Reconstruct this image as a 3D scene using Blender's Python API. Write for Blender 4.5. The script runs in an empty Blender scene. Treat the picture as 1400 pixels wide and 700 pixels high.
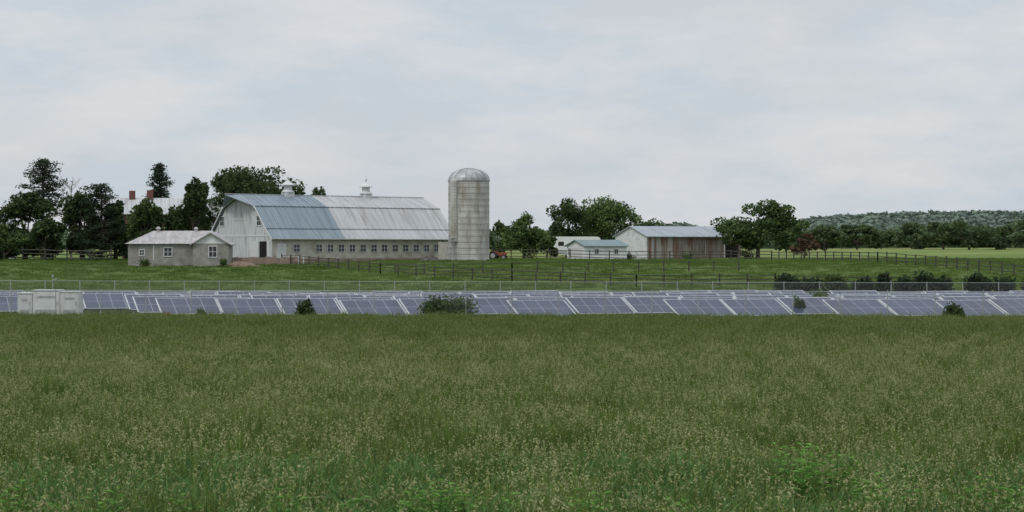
import bpy, math, random
import numpy as np
from mathutils import Vector, Matrix
rng=np.random.default_rng(7); random.seed(7)
F=2800.; HY=340.; ZC=4.3
def WX(px,Y): return (px-700)/F*Y
def WZ(py,Y): return ZC-(py-HY)/F*Y
scene=bpy.context.scene
# ---------- terrain ----------
_py=[-400,-40,0,24,60,100,130,168,186,210,235,250,268,330,420,550,700,900,6000]
_pz=[2.4,2.4,2.3,1.2,.6,0,-.5,-.5,.2,1.15,2.25,2.65,2.7,2.7,3.3,4.1,3.9,3.6,3.4]
_t=np.arange(-400,6000,1.0); _h=np.interp(_t,_py,_pz)
_k=np.hanning(17); _k/=_k.sum(); _h=np.convolve(np.pad(_h,8,mode='edge'),_k,mode='valid')
def hz(x,y):
    x=np.asarray(x,float); y=np.asarray(y,float)
    b=np.interp(y,_t,_h)
    w=np.clip((y-180)/60,0,1)*np.clip((700-y)/200,0,1)
    b=b+w*(.10*np.sin(x*.09+y*.03)+.06*np.sin(x*.23+1.3+y*.11))
    b=b+np.clip((x-40)/60,0,1)*np.clip((y-280)/120,0,1)*.5*np.clip((700-y)/200,0,1)
    w2=np.clip((125-y)/50,0,1)
    b=b+w2*.05*np.sin(x*.7+y*.4)*np.sin(y*.5-x*.2)
    return b
def hf(x,y): return float(hz(x,y))
# ---------- materials ----------
def new_mat(name):
    m=bpy.data.materials.new(name); m.use_nodes=True
    nt=m.node_tree; nt.nodes.clear()
    return m,nt,nt.nodes,nt.links
def col(c): return (c[0],c[1],c[2],1)
def mixn(N,L,fac,a,b,blend='MIX'):
    n=N.new('ShaderNodeMix'); n.data_type='RGBA'; n.blend_type=blend
    for s,v in ((n.inputs[0],fac),(n.inputs[6],a),(n.inputs[7],b)):
        if hasattr(v,'is_output') : L.new(v,s)
        elif isinstance(v,(tuple,list)): s.default_value=col(v)
        else: s.default_value=v
    return n.outputs[2]
def noisen(N,L,vec,scale,detail=4,lo=.35,hi=.65,rough=.55):
    n=N.new('ShaderNodeTexNoise'); n.inputs['Scale'].default_value=scale; n.inputs['Detail'].default_value=detail
    n.inputs['Roughness'].default_value=rough
    L.new(vec,n.inputs['Vector'])
    r=N.new('ShaderNodeMapRange'); r.inputs[1].default_value=lo; r.inputs[2].default_value=hi
    L.new(n.outputs[0],r.inputs[0]); return r.outputs[0]
def mapn(N,L,vec,sc,loc=(0,0,0),rot=(0,0,0)):
    m=N.new('ShaderNodeMapping'); m.inputs['Scale'].default_value=sc; m.inputs['Location'].default_value=loc; m.inputs['Rotation'].default_value=rot
    L.new(vec,m.inputs['Vector']); return m.outputs[0]
def nmat(name,c1,c2,scale=1.,rough=.8,stretch=(1,1,1),metal=0,bump=0.,c3=None,s3=.2,w3=.6,stretch3=(1,1,1),stripe=None,spec=.3):
    m,nt,N,L=new_mat(name)
    tc=N.new('ShaderNodeTexCoord'); o=tc.outputs['Object']
    f=noisen(N,L,mapn(N,L,o,stretch),scale,6)
    c=mixn(N,L,f,c1,c2)
    if c3:
        g=noisen(N,L,mapn(N,L,o,stretch3,(3,7,1)),s3,4,.5,.72)
        mm=N.new('ShaderNodeMath'); mm.operation='MULTIPLY'; L.new(g,mm.inputs[0]); mm.inputs[1].default_value=w3
        c=mixn(N,L,mm.outputs[0],c,c3)
    if stripe: # (axis, period, darkness, duty)
        sx=N.new('ShaderNodeSeparateXYZ'); L.new(o,sx.inputs[0])
        a=N.new('ShaderNodeMath'); a.operation='DIVIDE'; L.new(sx.outputs[stripe[0]],a.inputs[0]); a.inputs[1].default_value=stripe[1]
        b=N.new('ShaderNodeMath'); b.operation='FRACT'; L.new(a.outputs[0],b.inputs[0])
        d=N.new('ShaderNodeMath'); d.operation='LESS_THAN'; L.new(b.outputs[0],d.inputs[0]); d.inputs[1].default_value=stripe[3]
        e=N.new('ShaderNodeMath'); e.operation='MULTIPLY'; L.new(d.outputs[0],e.inputs[0]); e.inputs[1].default_value=stripe[2]
        c=mixn(N,L,e.outputs[0],c,(c1[0]*.35,c1[1]*.35,c1[2]*.35))
    p=N.new('ShaderNodeBsdfPrincipled'); L.new(c,p.inputs['Base Color'])
    p.inputs['Roughness'].default_value=rough; p.inputs['Metallic'].default_value=metal
    p.inputs['Specular IOR Level'].default_value=spec
    if bump:
        bp=N.new('ShaderNodeBump'); bp.inputs['Strength'].default_value=bump; bp.inputs['Distance'].default_value=.05
        L.new(f,bp.inputs['Height']); L.new(bp.outputs[0],p.inputs['Normal'])
    out=N.new('ShaderNodeOutputMaterial'); L.new(p.outputs[0],out.inputs[0]); return m
def leafmat(name,c1,c2,trans=.25,ns=.5,dark=.5,patch=None,ps=.05):
    m,nt,N,L=new_mat(name)
    g=N.new('ShaderNodeNewGeometry')
    c=mixn(N,L,g.outputs['Random Per Island'],c1,c2)
    f=noisen(N,L,g.outputs['Position'],ns,3,.35,.65)
    c=mixn(N,L,f,c,mixn(N,L,1.0,c,(dark,dark,dark),'MULTIPLY'))
    if patch:
        f2=noisen(N,L,mapn(N,L,g.outputs['Position'],(.5,1,0)),ps,4,.35,.7)
        c=mixn(N,L,f2,c,mixn(N,L,1.0,c,patch,'MULTIPLY'))
    d=N.new('ShaderNodeBsdfDiffuse'); t=N.new('ShaderNodeBsdfTranslucent'); L.new(c,d.inputs[0]); L.new(c,t.inputs[0])
    mx=N.new('ShaderNodeMixShader'); mx.inputs[0].default_value=trans; L.new(d.outputs[0],mx.inputs[1]); L.new(t.outputs[0],mx.inputs[2])
    out=N.new('ShaderNodeOutputMaterial'); L.new(mx.outputs[0],out.inputs[0]); return m
# ---------- mesh builder ----------
class MB:
    def __init__(s): s.V=[];s.Fc=[];s.M=[];s.n=0
    def add(s,vs,fs,mi=0,T=None):
        if T is not None: vs=[tuple(T@Vector(v)) for v in vs]
        s.V.extend(vs); s.Fc.extend([tuple(i+s.n for i in f) for f in fs]); s.M.extend([mi]*len(fs)); s.n+=len(vs)
    def box(s,x0,x1,y0,y1,z0,z1,mi=0,T=None):
        s.add([(x0,y0,z0),(x1,y0,z0),(x1,y1,z0),(x0,y1,z0),(x0,y0,z1),(x1,y0,z1),(x1,y1,z1),(x0,y1,z1)],
              [(0,3,2,1),(4,5,6,7),(0,1,5,4),(1,2,6,5),(2,3,7,6),(3,0,4,7)],mi,T)
    def prismx(s,poly,x0,x1,mi=0,T=None):
        n=len(poly); vs=[(x0,y,z) for y,z in poly]+[(x1,y,z) for y,z in poly]
        fs=[tuple(range(n))[::-1],tuple(range(n,2*n))]+[(i,(i+1)%n,n+(i+1)%n,n+i) for i in range(n)]
        s.add(vs,fs,mi,T)
    def prismy(s,poly,y0,y1,mi=0,T=None):
        n=len(poly); vs=[(x,y0,z) for x,z in poly]+[(x,y1,z) for x,z in poly]
        fs=[tuple(range(n)),tuple(range(n,2*n))[::-1]]+[((i+1)%n,i,n+i,n+(i+1)%n) for i in range(n)]
        s.add(vs,fs,mi,T)
    def lathe(s,cx,cy,prof,mi=0,n=24,T=None):
        vs=[];fs=[]
        for r,z in prof:
            for i in range(n):
                a=2*math.pi*i/n; vs.append((cx+r*math.cos(a),cy+r*math.sin(a),z))
        for j in range(len(prof)-1):
            for i in range(n):
                k=(i+1)%n; fs.append((j*n+i,j*n+k,(j+1)*n+k,(j+1)*n+i))
        fs.append(tuple(range(n))[::-1]); fs.append(tuple(range((len(prof)-1)*n,len(prof)*n)))
        s.add(vs,fs,mi,T)
    def tube(s,pts,rad,mi=0,n=5,T=None):
        vs=[];fs=[]
        for j,p in enumerate(pts):
            p=Vector(p); a=Vector(pts[max(j-1,0)]); b=Vector(pts[min(j+1,len(pts)-1)])
            d=(b-a); d=d.normalized() if d.length>0 else Vector((0,0,1))
            u=d.cross(Vector((0.13,.97,.2))).normalized(); v=d.cross(u)
            for i in range(n):
                t=2*math.pi*i/n; vs.append(tuple(p+rad[j]*(math.cos(t)*u+math.sin(t)*v)))
        for j in range(len(pts)-1):
            for i in range(n):
                k=(i+1)%n; fs.append((j*n+i,j*n+k,(j+1)*n+k,(j+1)*n+i))
        fs.append(tuple(range((len(pts)-1)*n,len(pts)*n)))
        s.add(vs,fs,mi,T)
    def wheel(s,c,r,w,mi,mi2=None,T=None,axis='y'):
        R=Matrix.Translation(c)@(Matrix.Rotation(math.pi/2,4,'X') if axis=='y' else Matrix.Rotation(math.pi/2,4,'Y'))
        if T is not None: R=T@R
        s.lathe(0,0,[(r*.6,-w/2),(r*.93,-w/2),(r,-w*.3),(r,w*.3),(r*.93,w/2),(r*.6,w/2)],mi,18,R)
        if mi2 is not None: s.lathe(0,0,[(r*.58,-w/2-.01),(r*.58,w/2+.01)],mi2,14,R)
    def leaves(s,C,size,mi=0,flat=0.,asp=.6):
        C=np.asarray(C); n=len(C)
        if n==0: return
        u=rng.normal(size=(n,3)); u[:,2]*=(1-flat); u/=np.linalg.norm(u,axis=1)[:,None]
        w=rng.normal(size=(n,3)); w[:,2]*=(1-flat); v=np.cross(u,w)
        if flat>0: v=np.cross(np.cross(u,w)*[1-flat,1-flat,1],u)
        v/=np.linalg.norm(v,axis=1)[:,None]+1e-9
        sz=(np.ones(n)*size*rng.uniform(.6,1.35,n))[:,None]
        V=np.stack([C-u*sz,C-v*sz*asp,C+u*sz,C+v*sz*asp],1).reshape(-1,3)
        b=s.n; s.V.extend(map(tuple,V.tolist()))
        s.Fc.extend([(b+4*i,b+4*i+1,b+4*i+2,b+4*i+3) for i in range(n)]); s.M.extend([mi]*n); s.n+=4*n
    def obj(s,name,mats,loc=(0,0,0),rz=0,parent=None,link=True,smooth=False):
        me=bpy.data.meshes.new(name); me.from_pydata(s.V,[],s.Fc)
        for m in mats: me.materials.append(m)
        me.polygons.foreach_set('material_index',s.M)
        if smooth: me.polygons.foreach_set('use_smooth',[True]*len(me.polygons))
        me.update(); o=bpy.data.objects.new(name,me); o.location=loc; o.rotation_euler=(0,0,rz)
        if link: scene.collection.objects.link(o)
        if parent: o.parent=parent
        return o
def empty(name,loc,rz=0):
    e=bpy.data.objects.new(name,None); e.location=loc; e.rotation_euler=(0,0,rz); e.empty_display_size=.5
    scene.collection.objects.link(e); return e
# ---------- scatter ----------
def scatter(name,P,S,srcs):
    c=bpy.data.collections.new(name+'_sources')
    for o in srcs: c.objects.link(o)
    n=len(P); me=bpy.data.meshes.new(name); me.from_pydata([tuple(p) for p in P],[],[])
    a=me.attributes.new('scl','FLOAT_VECTOR','POINT'); S=np.asarray(S,float)
    if S.ndim==1: S=np.stack([S,S,S],1)
    a.data.foreach_set('vector',S.ravel())
    r=np.zeros((n,3)); r[:,2]=rng.uniform(0,6.283,n); r[:,0]=rng.normal(0,.06,n); r[:,1]=rng.normal(0,.06,n)
    a=me.attributes.new('rot','FLOAT_VECTOR','POINT'); a.data.foreach_set('vector',r.ravel())
    a=me.attributes.new('idx','INT','POINT'); a.data.foreach_set('value',rng.integers(0,len(srcs),n).astype(np.int32))
    o=bpy.data.objects.new(name,me); scene.collection.objects.link(o)
    g=bpy.data.node_groups.new(name+'_gn','GeometryNodeTree')
    g.interface.new_socket('Geometry',in_out='INPUT',socket_type='NodeSocketGeometry')
    g.interface.new_socket('Geometry',in_out='OUTPUT',socket_type='NodeSocketGeometry')
    N=g.nodes;L=g.links
    gi=N.new('NodeGroupInput');go=N.new('NodeGroupOutput')
    ip=N.new('GeometryNodeInstanceOnPoints'); ci=N.new('GeometryNodeCollectionInfo')
    ci.inputs['Collection'].default_value=c; ci.inputs['Separate Children'].default_value=True; ci.inputs['Reset Children'].default_value=True
    L.new(gi.outputs[0],ip.inputs['Points']); L.new(ci.outputs[0],ip.inputs['Instance']); ip.inputs['Pick Instance'].default_value=True
    for nm,ty,so in (('idx','INT','Instance Index'),('rot','FLOAT_VECTOR','Rotation'),('scl','FLOAT_VECTOR','Scale')):
        na=N.new('GeometryNodeInputNamedAttribute'); na.data_type=ty; na.inputs['Name'].default_value=nm
        L.new(na.outputs['Attribute'],ip.inputs[so])
    L.new(ip.outputs[0],go.inputs[0])
    md=o.modifiers.new('scatter','NODES'); md.node_group=g
    return o
# ---------- common materials ----------
M_bark=nmat('bark',(.07,.055,.04),(.12,.10,.08),6)
M_glass=nmat('window_glass',(.02,.025,.03),(.05,.055,.06),2,.15,spec=.5)
M_white=nmat('white_paint',(.60,.62,.64),(.72,.73,.74),1.2,.6,(1,1,.3),c3=(.42,.42,.40),s3=1.2,w3=.6)
M_trim=nmat('trim_paint',(.55,.56,.57),(.62,.62,.62),3,.6)
M_siding=nmat('white_board_siding',(.47,.49,.51),(.60,.615,.63),1.5,.7,(4,4,.3),c3=(.27,.265,.25),s3=1.1,w3=.9,stretch3=(2,2,.4),stripe=(1,.3,.35,.12))
M_block=nmat('painted_block_wall',(.38,.365,.32),(.50,.48,.43),1.0,.85,(1,1,1.5),c3=(.25,.22,.17),s3=.7,w3=.85,stretch3=(1,1,1.2))
M_blockg=nmat('grey_block_wall',(.23,.225,.205),(.33,.32,.29),1.5,.85,c3=(.16,.15,.13),s3=.9,w3=.7,stripe=(2,.22,.3,.12))
M_rustb=nmat('rusty_wall_base',(.30,.22,.17),(.22,.17,.14),2,.9,c3=(.4,.37,.33),s3=.8,w3=.9)
M_roofb=nmat('blue_grey_metal_roof',(.20,.25,.29),(.26,.315,.355),.5,.45,(3,.25,.25),c3=(.14,.18,.21),s3=.6,w3=.7,stretch3=(3,.3,.3),stripe=(0,.62,.35,.14),metal=.1)
M_roofw=nmat('weathered_metal_roof',(.41,.42,.43),(.50,.51,.52),.6,.45,(3,.25,.25),c3=(.29,.275,.265),s3=.8,w3=.8,stretch3=(3,.35,.35),stripe=(0,.62,.35,.14),metal=.1)
M_roofp=nmat('milk_house_metal_roof',(.34,.325,.325),(.45,.44,.44),1.2,.5,(2,.5,.5),c3=(.25,.205,.185),s3=1.1,w3=.8,stripe=(0,.6,.3,.12),metal=.1)
M_rooft=nmat('teal_metal_roof',(.14,.205,.21),(.19,.25,.255),1.2,.5,(2,.5,.5),stripe=(0,.4,.3,.15))
M_roofg=nmat('grey_blue_shed_roof',(.25,.29,.33),(.34,.375,.40),.7,.45,(3,.3,.3),c3=(.19,.18,.17),s3=.8,w3=.8,stretch3=(3,.4,.4),stripe=(0,.6,.3,.14))
M_oldwood=nmat('weathered_boards',(.12,.095,.08),(.34,.315,.285),1.6,.9,(3,3,.2),c3=(.15,.065,.045),s3=.55,w3=.85,stretch3=(1.2,1.2,.5),stripe=(0,.45,.6,.14))
M_fence=nmat('weathered_fence_wood',(.050,.045,.038),(.09,.082,.07),3,.9)
M_dark=nmat('painted_interior_shade',(.008,.008,.008),(.015,.014,.013),2,.9)  # near-black colour stands in for the shade inside openings
M_brick=nmat('red_brick',(.13,.055,.045),(.17,.08,.062),5,.9)
M_metal=nmat('galvanised_steel',(.30,.31,.32),(.40,.41,.42),4,.5,metal=.3)
M_dirt=nmat('bare_dirt',(.13,.09,.065),(.22,.16,.12),2,.95,bump=.6)
M_black=nmat('black_rubber',(.015,.015,.015),(.03,.03,.03),4,.8)
M_red=nmat('faded_red_paint',(.20,.05,.035),(.26,.075,.055),3,.7)
# ---------- ground ----------
def ground_mat():
    m,nt,N,L=new_mat('pasture_grass_ground')
    g=N.new('ShaderNodeNewGeometry'); P=g.outputs['Position']
    f1=noisen(N,L,mapn(N,L,P,(.35,1,1)),.06,5,.38,.62)
    c=mixn(N,L,f1,(.085,.140,.036),(.13,.185,.052))
    f2=noisen(N,L,mapn(N,L,P,(.5,1,1)),.5,6,.35,.7,.7)
    c=mixn(N,L,f2,c,(.135,.175,.058))
    f3=noisen(N,L,P,3.5,6,.3,.7,.7)
    c=mixn(N,L,f3,c,mixn(N,L,1.,c,(.6,.65,.55),'MULTIPLY'))
    sx=N.new('ShaderNodeSeparateXYZ'); L.new(P,sx.inputs[0])
    r=N.new('ShaderNodeMapRange'); r.inputs[1].default_value=270; r.inputs[2].default_value=370; L.new(sx.outputs[1],r.inputs[0])
    f4=noisen(N,L,mapn(N,L,P,(.3,1,1)),.03,3,.4,.6)
    c=mixn(N,L,r.outputs[0],c,mixn(N,L,f4,(.14,.21,.06),(.22,.25,.09)))
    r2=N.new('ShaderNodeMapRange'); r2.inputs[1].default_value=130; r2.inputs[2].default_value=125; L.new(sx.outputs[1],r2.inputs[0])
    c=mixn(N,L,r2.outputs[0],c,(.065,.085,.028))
    p=N.new('ShaderNodeBsdfPrincipled'); L.new(c,p.inputs['Base Color']); p.inputs['Roughness'].default_value=.95; p.inputs['Specular IOR Level'].default_value=.05
    b=N.new('ShaderNodeBump'); b.inputs['Strength'].default_value=.7; b.inputs['Distance'].default_value=.15; L.new(f3,b.inputs['Height']); L.new(b.outputs[0],p.inputs['Normal'])
    out=N.new('ShaderNodeOutputMaterial'); L.new(p.outputs[0],out.inputs[0]); return m
xs=np.concatenate([np.linspace(-4000,-260,14),np.linspace(-240,240,161),np.linspace(260,4000,14)])
ys=np.concatenate([np.linspace(-300,0,8),np.arange(3,340,3.),np.linspace(345,1000,60),np.linspace(1100,6000,14)])
XX,YY=np.meshgrid(xs,ys); ZZ=hz(XX,YY)
V=np.stack([XX,YY,ZZ],2).reshape(-1,3); nx=len(xs)
fs=[(j*nx+i,j*nx+i+1,(j+1)*nx+i+1,(j+1)*nx+i) for j in range(len(ys)-1) for i in range(nx-1)]
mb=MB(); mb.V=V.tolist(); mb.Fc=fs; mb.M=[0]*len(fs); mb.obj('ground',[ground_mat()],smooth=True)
# ---------- grasses ----------
def yfront(x): return 135.5-.07*np.asarray(x)
def grass_clump(nb,rad,h0,h1,w,seed_frac,lean=.35,hs=0.05):
    mb=MB()
    for i in range(nb):
        r=rad*math.sqrt(random.random()); a=random.random()*6.283
        x,y=r*math.cos(a),r*math.sin(a); h=random.uniform(h0,h1); d=random.random()*6.283; ln=random.uniform(.05,lean)*h
        dx,dy=math.cos(d)*ln,math.sin(d)*ln; t=random.random()*6.283; ux,uy=math.cos(t)*w/2,math.sin(t)*w/2
        pts=[(0,0,-.05,1),(.25,.25,.5,.9),(.62,.62,.82,.6),(1,1,1.-.12*random.random(),.08)]
        vs=[]
        for p in pts:
            cx,cy,cz=x+dx*p[0]**1.5,y+dy*p[1]**1.5,h*p[2]
            vs+= [(cx-ux*p[3],cy-uy*p[3],cz),(cx+ux*p[3],cy+uy*p[3],cz)]
        mb.add(vs,[(0,1,3,2),(2,3,5,4),(4,5,7,6)],0)
        if random.random()<seed_frac:
            hh=h*random.uniform(1.0,1.25); sx,sy=x+dx*.9,y+dy*.9
            s=w*.35
            mb.add([(x-s,y,0),(x+s,y,0),(sx+s,sy,hh),(sx-s,sy,hh)],[(0,1,2,3)],0)
            L_=hs*random.uniform(.8,1.5); k=5
            C=np.array([[sx,sy,hh]]*k)+np.stack([rng.normal(0,hs*.2,k),rng.normal(0,hs*.2,k),rng.uniform(0,L_*1.8,k)],1)
            mb.leaves(C,hs*.34,1,0,.4)
    return mb
M_bladeN=leafmat('meadow_grass_blades',(.110,.170,.034),(.205,.265,.078),.3,.8,.76,(.66,.76,.70),.16)
M_bladeF=leafmat('far_meadow_blades',(.100,.145,.032),(.160,.205,.056),.3,.25,.82,(.74,.80,.76),.06)
M_seed=leafmat('grass_seed_heads',(.33,.36,.15),(.48,.48,.25),.3,.8,.78,(.7,.75,.7),.2)
M_seedF=leafmat('far_seed_heads',(.20,.235,.10),(.28,.30,.14),.3,.5,.8)
M_lush=leafmat('lush_grass_blades',(.09,.185,.055),(.17,.29,.10),.3,.8,.7)
nearc=[grass_clump(66,.32,.3,.62,.012,.08,.5).obj('meadow_grass_tuft',[M_bladeN,M_seed],link=False) for _ in range(3)]
nearc+=[grass_clump(66,.32,.3,.6,.012,.30,.5).obj('meadow_grass_tuft',[M_bladeN,M_seed],link=False) for _ in range(2)]
def wedge(n,y0,y1,k=.29,m=4):
    y=np.sqrt(rng.uniform(y0*y0,y1*y1,n)); x=rng.uniform(-1,1,n)*(y*k+m)
    return x,y
x,y=wedge(21000,15,84); k=rng.uniform(0,1,len(y))<np.clip((84-y)/38,0,1); x,y=x[k],y[k]
P=np.stack([x,y,hz(x,y)],1); scatter('meadow_grass',P,rng.uniform(.7,1.2,len(P)),nearc)
farc=[grass_clump(54,.6,.32,.6,.032,.03,.5,.07).obj('far_meadow_tuft',[M_bladeF,M_seedF],link=False) for _ in range(3)]
farc+=[grass_clump(54,.6,.32,.6,.032,.16,.5,.07).obj('far_meadow_tuft',[M_bladeF,M_seedF],link=False)]
x,y=wedge(23000,46,142); k=(y<yfront(x)-.6)&(rng.uniform(0,1,len(y))<np.clip((y-44)/35,0,1)); x,y=x[k],y[k]
P=np.stack([x,y,hz(x,y)],1); scatter('meadow_grass_far',P,rng.uniform(.75,1.1,len(P)),farc)
lush=[grass_clump(40,.22,.33,.62,.026,.02,.7).obj('lush_grass_tuft',[M_lush,M_seed],link=False) for _ in range(3)]
x,y=wedge(1100,14,26); P=np.stack([x,y,hz(x,y)],1)
scatter('lush_grass',P,rng.uniform(.7,1.15,len(P)),lush)
M_past=leafmat('pasture_grass_blades',(.105,.170,.042),(.175,.245,.068),.3,.15,.7,(.72,.8,.7),.04)
past=[grass_clump(60,.9,.06,.17,.05,0,.8).obj('pasture_tuft',[M_past,M_seed],link=False) for _ in range(3)]
x,y=wedge(9000,176,300); P=np.stack([x,y,hz(x,y)],1); scatter('pasture_grass',P,rng.uniform(.6,1.4,len(P)),past)
# ---------- trees ----------
def leafy(name,X,Y,H,R,base=.25,n=4200,leaf=.26,mat=None,lobes=16,Ry=None,z0=None,trunk=None,skew=0,topflat=1.):
    z=hf(X,Y) if z0 is None else z0; Ry=Ry or R; mb=MB()
    tr=trunk or H*.035; cz=H*(base+1)/2; rz=H*(1-base)/2
    th=H*(base+.35)
    tp=[(0,0,-.3),(random.uniform(-.1,.1),0,th*.35),(random.uniform(-.25,.25),.1,th*.7),(random.uniform(-.4,.4),0,th)]
    mb.tube(tp,[tr*1.25,tr,tr*.75,tr*.4],0,7)
    cents=[];rads=[]
    for i in range(lobes):
        a=i*2.399+random.uniform(-.4,.4); ph=random.uniform(-.85,1.)
        q=math.sqrt(max(0,1-ph*ph))*random.uniform(.55,.95) if ph<.8 else .25
        lr=random.uniform(.26,.42)
        c=np.array([q*math.cos(a)*R*(1-lr*.6)+skew*ph*R,q*math.sin(a)*Ry*(1-lr*.6),cz+ph*rz*(1-lr*.7)*topflat])
        cents.append(c);rads.append(lr)
        st=Vector(tp[random.choice([1,2,2,3])]); e=Vector(c)
        mid=(st+e)/2+Vector((0,0,-.08*H*random.random()))
        mb.tube([st,mid,e,e+(e-mid)*.35],[tr*.42,tr*.26,tr*.12,tr*.04],0,4)
    per=n//lobes
    for c,lr in zip(cents,rads):
        for sub in range(5):
            d=rng.normal(size=3); d/=np.linalg.norm(d)
            sc=c+d*np.array([R,Ry,rz*1.0])*lr*.62; k=per//5
            dd=rng.normal(size=(k,3)); dd/=np.linalg.norm(dd,axis=1)[:,None]
            rr=rng.uniform(.45,1.08,k)[:,None]**.6
            mb.leaves(sc+dd*rr*np.array([R,Ry,rz])*lr*.62,leaf,1,.3)
    return mb.obj(name,[M_bark,mat],(X,Y,z))
def pine(name,X,Y,H,R,mat,start=.3,n=26,irr=.5,z0=None,taper=1.):
    z=hf(X,Y) if z0 is None else z0; mb=MB()
    mb.tube([(0,0,-.3),(.1,0,H*.5),(0,.1,H*.97)],[H*.025,H*.016,.04],0,6)
    for i in range(n):
        t=(i+.5)/n; zz=H*(start+(1-start)*t*.97); L_=R*((1-t)**(.75*taper)+.08)*random.uniform(1-irr,1.1)
        for b in range(3):
            a=i*2.4+b*2.094+random.uniform(-.5,.5); l=L_*random.uniform(.6,1.1); up=random.uniform(.0,.28)*l
            e=Vector((math.cos(a)*l,math.sin(a)*l,zz+up))
            mb.tube([(0,0,zz),(e.x*.5,e.y*.5,zz+up*.3),tuple(e)],[.09,.06,.02],0,3)
            k=int(36+60*l/R); s=rng.uniform(.15,1.05,k)[:,None]**.7
            C=np.array([[0,0,zz]])*(1-s)+np.array([list(e)])*s+rng.normal(size=(k,3))*np.array([.36,.36,.15])*(H/13)
            mb.leaves(C,.25*(H/13),1,.5,.35)
    return mb.obj(name,[M_bark,mat],(X,Y,z))
def T(a,b,tr=.25,d=.55): return leafmat('foliage_%d'%len(bpy.data.materials),a,b,tr,.45,d)
Ld=T((.055,.086,.038),(.092,.130,.052),.3,.62); Lm=T((.075,.118,.044),(.12,.175,.065),.3,.62); Ll=T((.10,.16,.055),(.16,.23,.082),.3,.62)
Lp=T((.052,.078,.052),(.088,.118,.075),.3,.62); Lr=T((.12,.078,.05),(.17,.12,.078)); Lj=T((.036,.060,.036),(.062,.094,.050))
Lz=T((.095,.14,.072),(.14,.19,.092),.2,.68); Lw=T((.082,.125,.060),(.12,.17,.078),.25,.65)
def tpx(fn,name,px,pytop,wpx,Y,mat,**k):
    X=WX(px,Y); z=hf(X,Y); H=WZ(pytop,Y)-z; R=wpx/2/F*Y
    if fn is leafy: return leafy(name,X,Y,H,R,mat=mat,**k)
    return pine(name,X,Y,H,R,mat,**k)
tpx(pine,'pine_tree',58,217,104,285,Lp,start=.42,n=24,irr=.6,taper=.6)
tpx(pine,'pine_tree',218,222,66,318,Lp,start=.3,n=26,irr=.5,taper=1.0)
tpx(leafy,'deciduous_tree',35,266,96,270,Ld,base=.02,n=7500)
tpx(leafy,'deciduous_tree',-35,285,90,265,Ld,base=.02,n=5000)
tpx(pine,'spruce_tree',138,250,76,270,Lj,start=.02,n=40,irr=.25,taper=.45)
tpx(leafy,'deciduous_tree',112,258,64,276,Ld,base=.02,n=5000)
tpx(leafy,'deciduous_tree',158,276,46,274,Ld,base=.02,n=3500)
tpx(leafy,'deciduous_tree',200,270,56,264,Lm,base=.02,n=5400)
tpx(leafy,'deciduous_tree',238,284,48,278,Ld,base=.02,n=3600)
tpx(leafy,'deciduous_tree',180,290,44,284,Lm,base=.02,n=2600)
tpx(leafy,'deciduous_tree',266,245,64,262,Ld,base=.10,n=6200)
tpx(leafy,'deciduous_tree',318,234,116,312,Ld,base=.3,n=7500,lobes=22)
tpx(leafy,'deciduous_tree',348,226,140,306,Ld,base=.3,n=9500,lobes=28)
tpx(leafy,'deciduous_tree',400,243,44,310,Lm,base=.3,n=2500)
tpx(leafy,'deciduous_tree',438,255,30,320,Lm,base=.4,n=1500)
tpx(leafy,'deciduous_tree',5,310,70,255,Lm,base=.02,n=2800,lobes=10)
tpx(leafy,'deciduous_tree',62,300,64,264,Ld,base=.02,n=3500,lobes=10)
tpx(leafy,'deciduous_tree',683,304,44,330,Lm,base=.02,n=2200,lobes=9)
tpx(leafy,'deciduous_tree',716,293,62,310,Ll,base=.02,n=4600)
tpx(leafy,'deciduous_tree',776,271,66,345,Ld,base=.05,n=5000)
tpx(leafy,'deciduous_tree',828,268,104,352,Ll,base=.08,n=9000,lobes=26)
tpx(leafy,'deciduous_tree',888,297,52,370,Lm,base=.05,n=2500)
tpx(leafy,'deciduous_tree',1036,275,124,318,Lm,base=.15,n=8000,lobes=22,leaf=.28)
tpx(leafy,'deciduous_tree',748,318,34,300,Lm,base=.02,n=1200,lobes=7)
tpx(leafy,'copper_beech_tree',1100,320,46,300,Lr,base=.12,n=1300,lobes=9,leaf=.22)
for px,pt,w,Y,m in ((1128,308,64,430,Lz),(1172,306,70,470,Lw),(1205,316,64,520,Lw),(1250,306,70,500,Lz),(1290,301,80,480,Lz),(1325,296,90,470,Lw),(1362,304,64,480,Lz),(1420,297,96,500,Lw),(1395,318,56,520,Lw),(1500,295,120,480,Lw),(1075,306,58,440,Lw),(1150,320,60,540,Lz),(1228,322,60,540,Lz),(1270,320,60,540,Lw),(1345,316,60,545,Lw)):
    tpx(leafy,'deciduous_tree',px,pt,w,Y,m,base=.0,n=3000,lobes=12,leaf=.40)
# bare tree
mb=MB()
mb.tube([(0,0,0),(.1,0,5),(0,0,9),(.3,0,11.5)],[.2,.14,.08,.02],0,5)
for i in range(34):
    z=random.uniform(4,10.5); a=random.random()*6.28; l=random.uniform(.8,2.2)
    p0=Vector((.05,0,z)); p1=p0+Vector((math.cos(a)*l*.6,math.sin(a)*l*.6,l*.4)); p2=p1+Vector((math.cos(a+.5)*l*.5,math.sin(a)*l*.4,l*.6))
    mb.tube([p0,p1,p2],[.05,.035,.012],0,3)
    for q in range(3): mb.tube([p1,p1+Vector((random.uniform(-.7,.7),random.uniform(-.5,.5),random.uniform(.3,.9)))],[.025,.01],0,3)
X=WX(97,280); mb.obj('bare_tree',[nmat('dead_wood',(.2,.18,.16),(.27,.25,.23),4)],(X,280,hf(X,280)))
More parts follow.
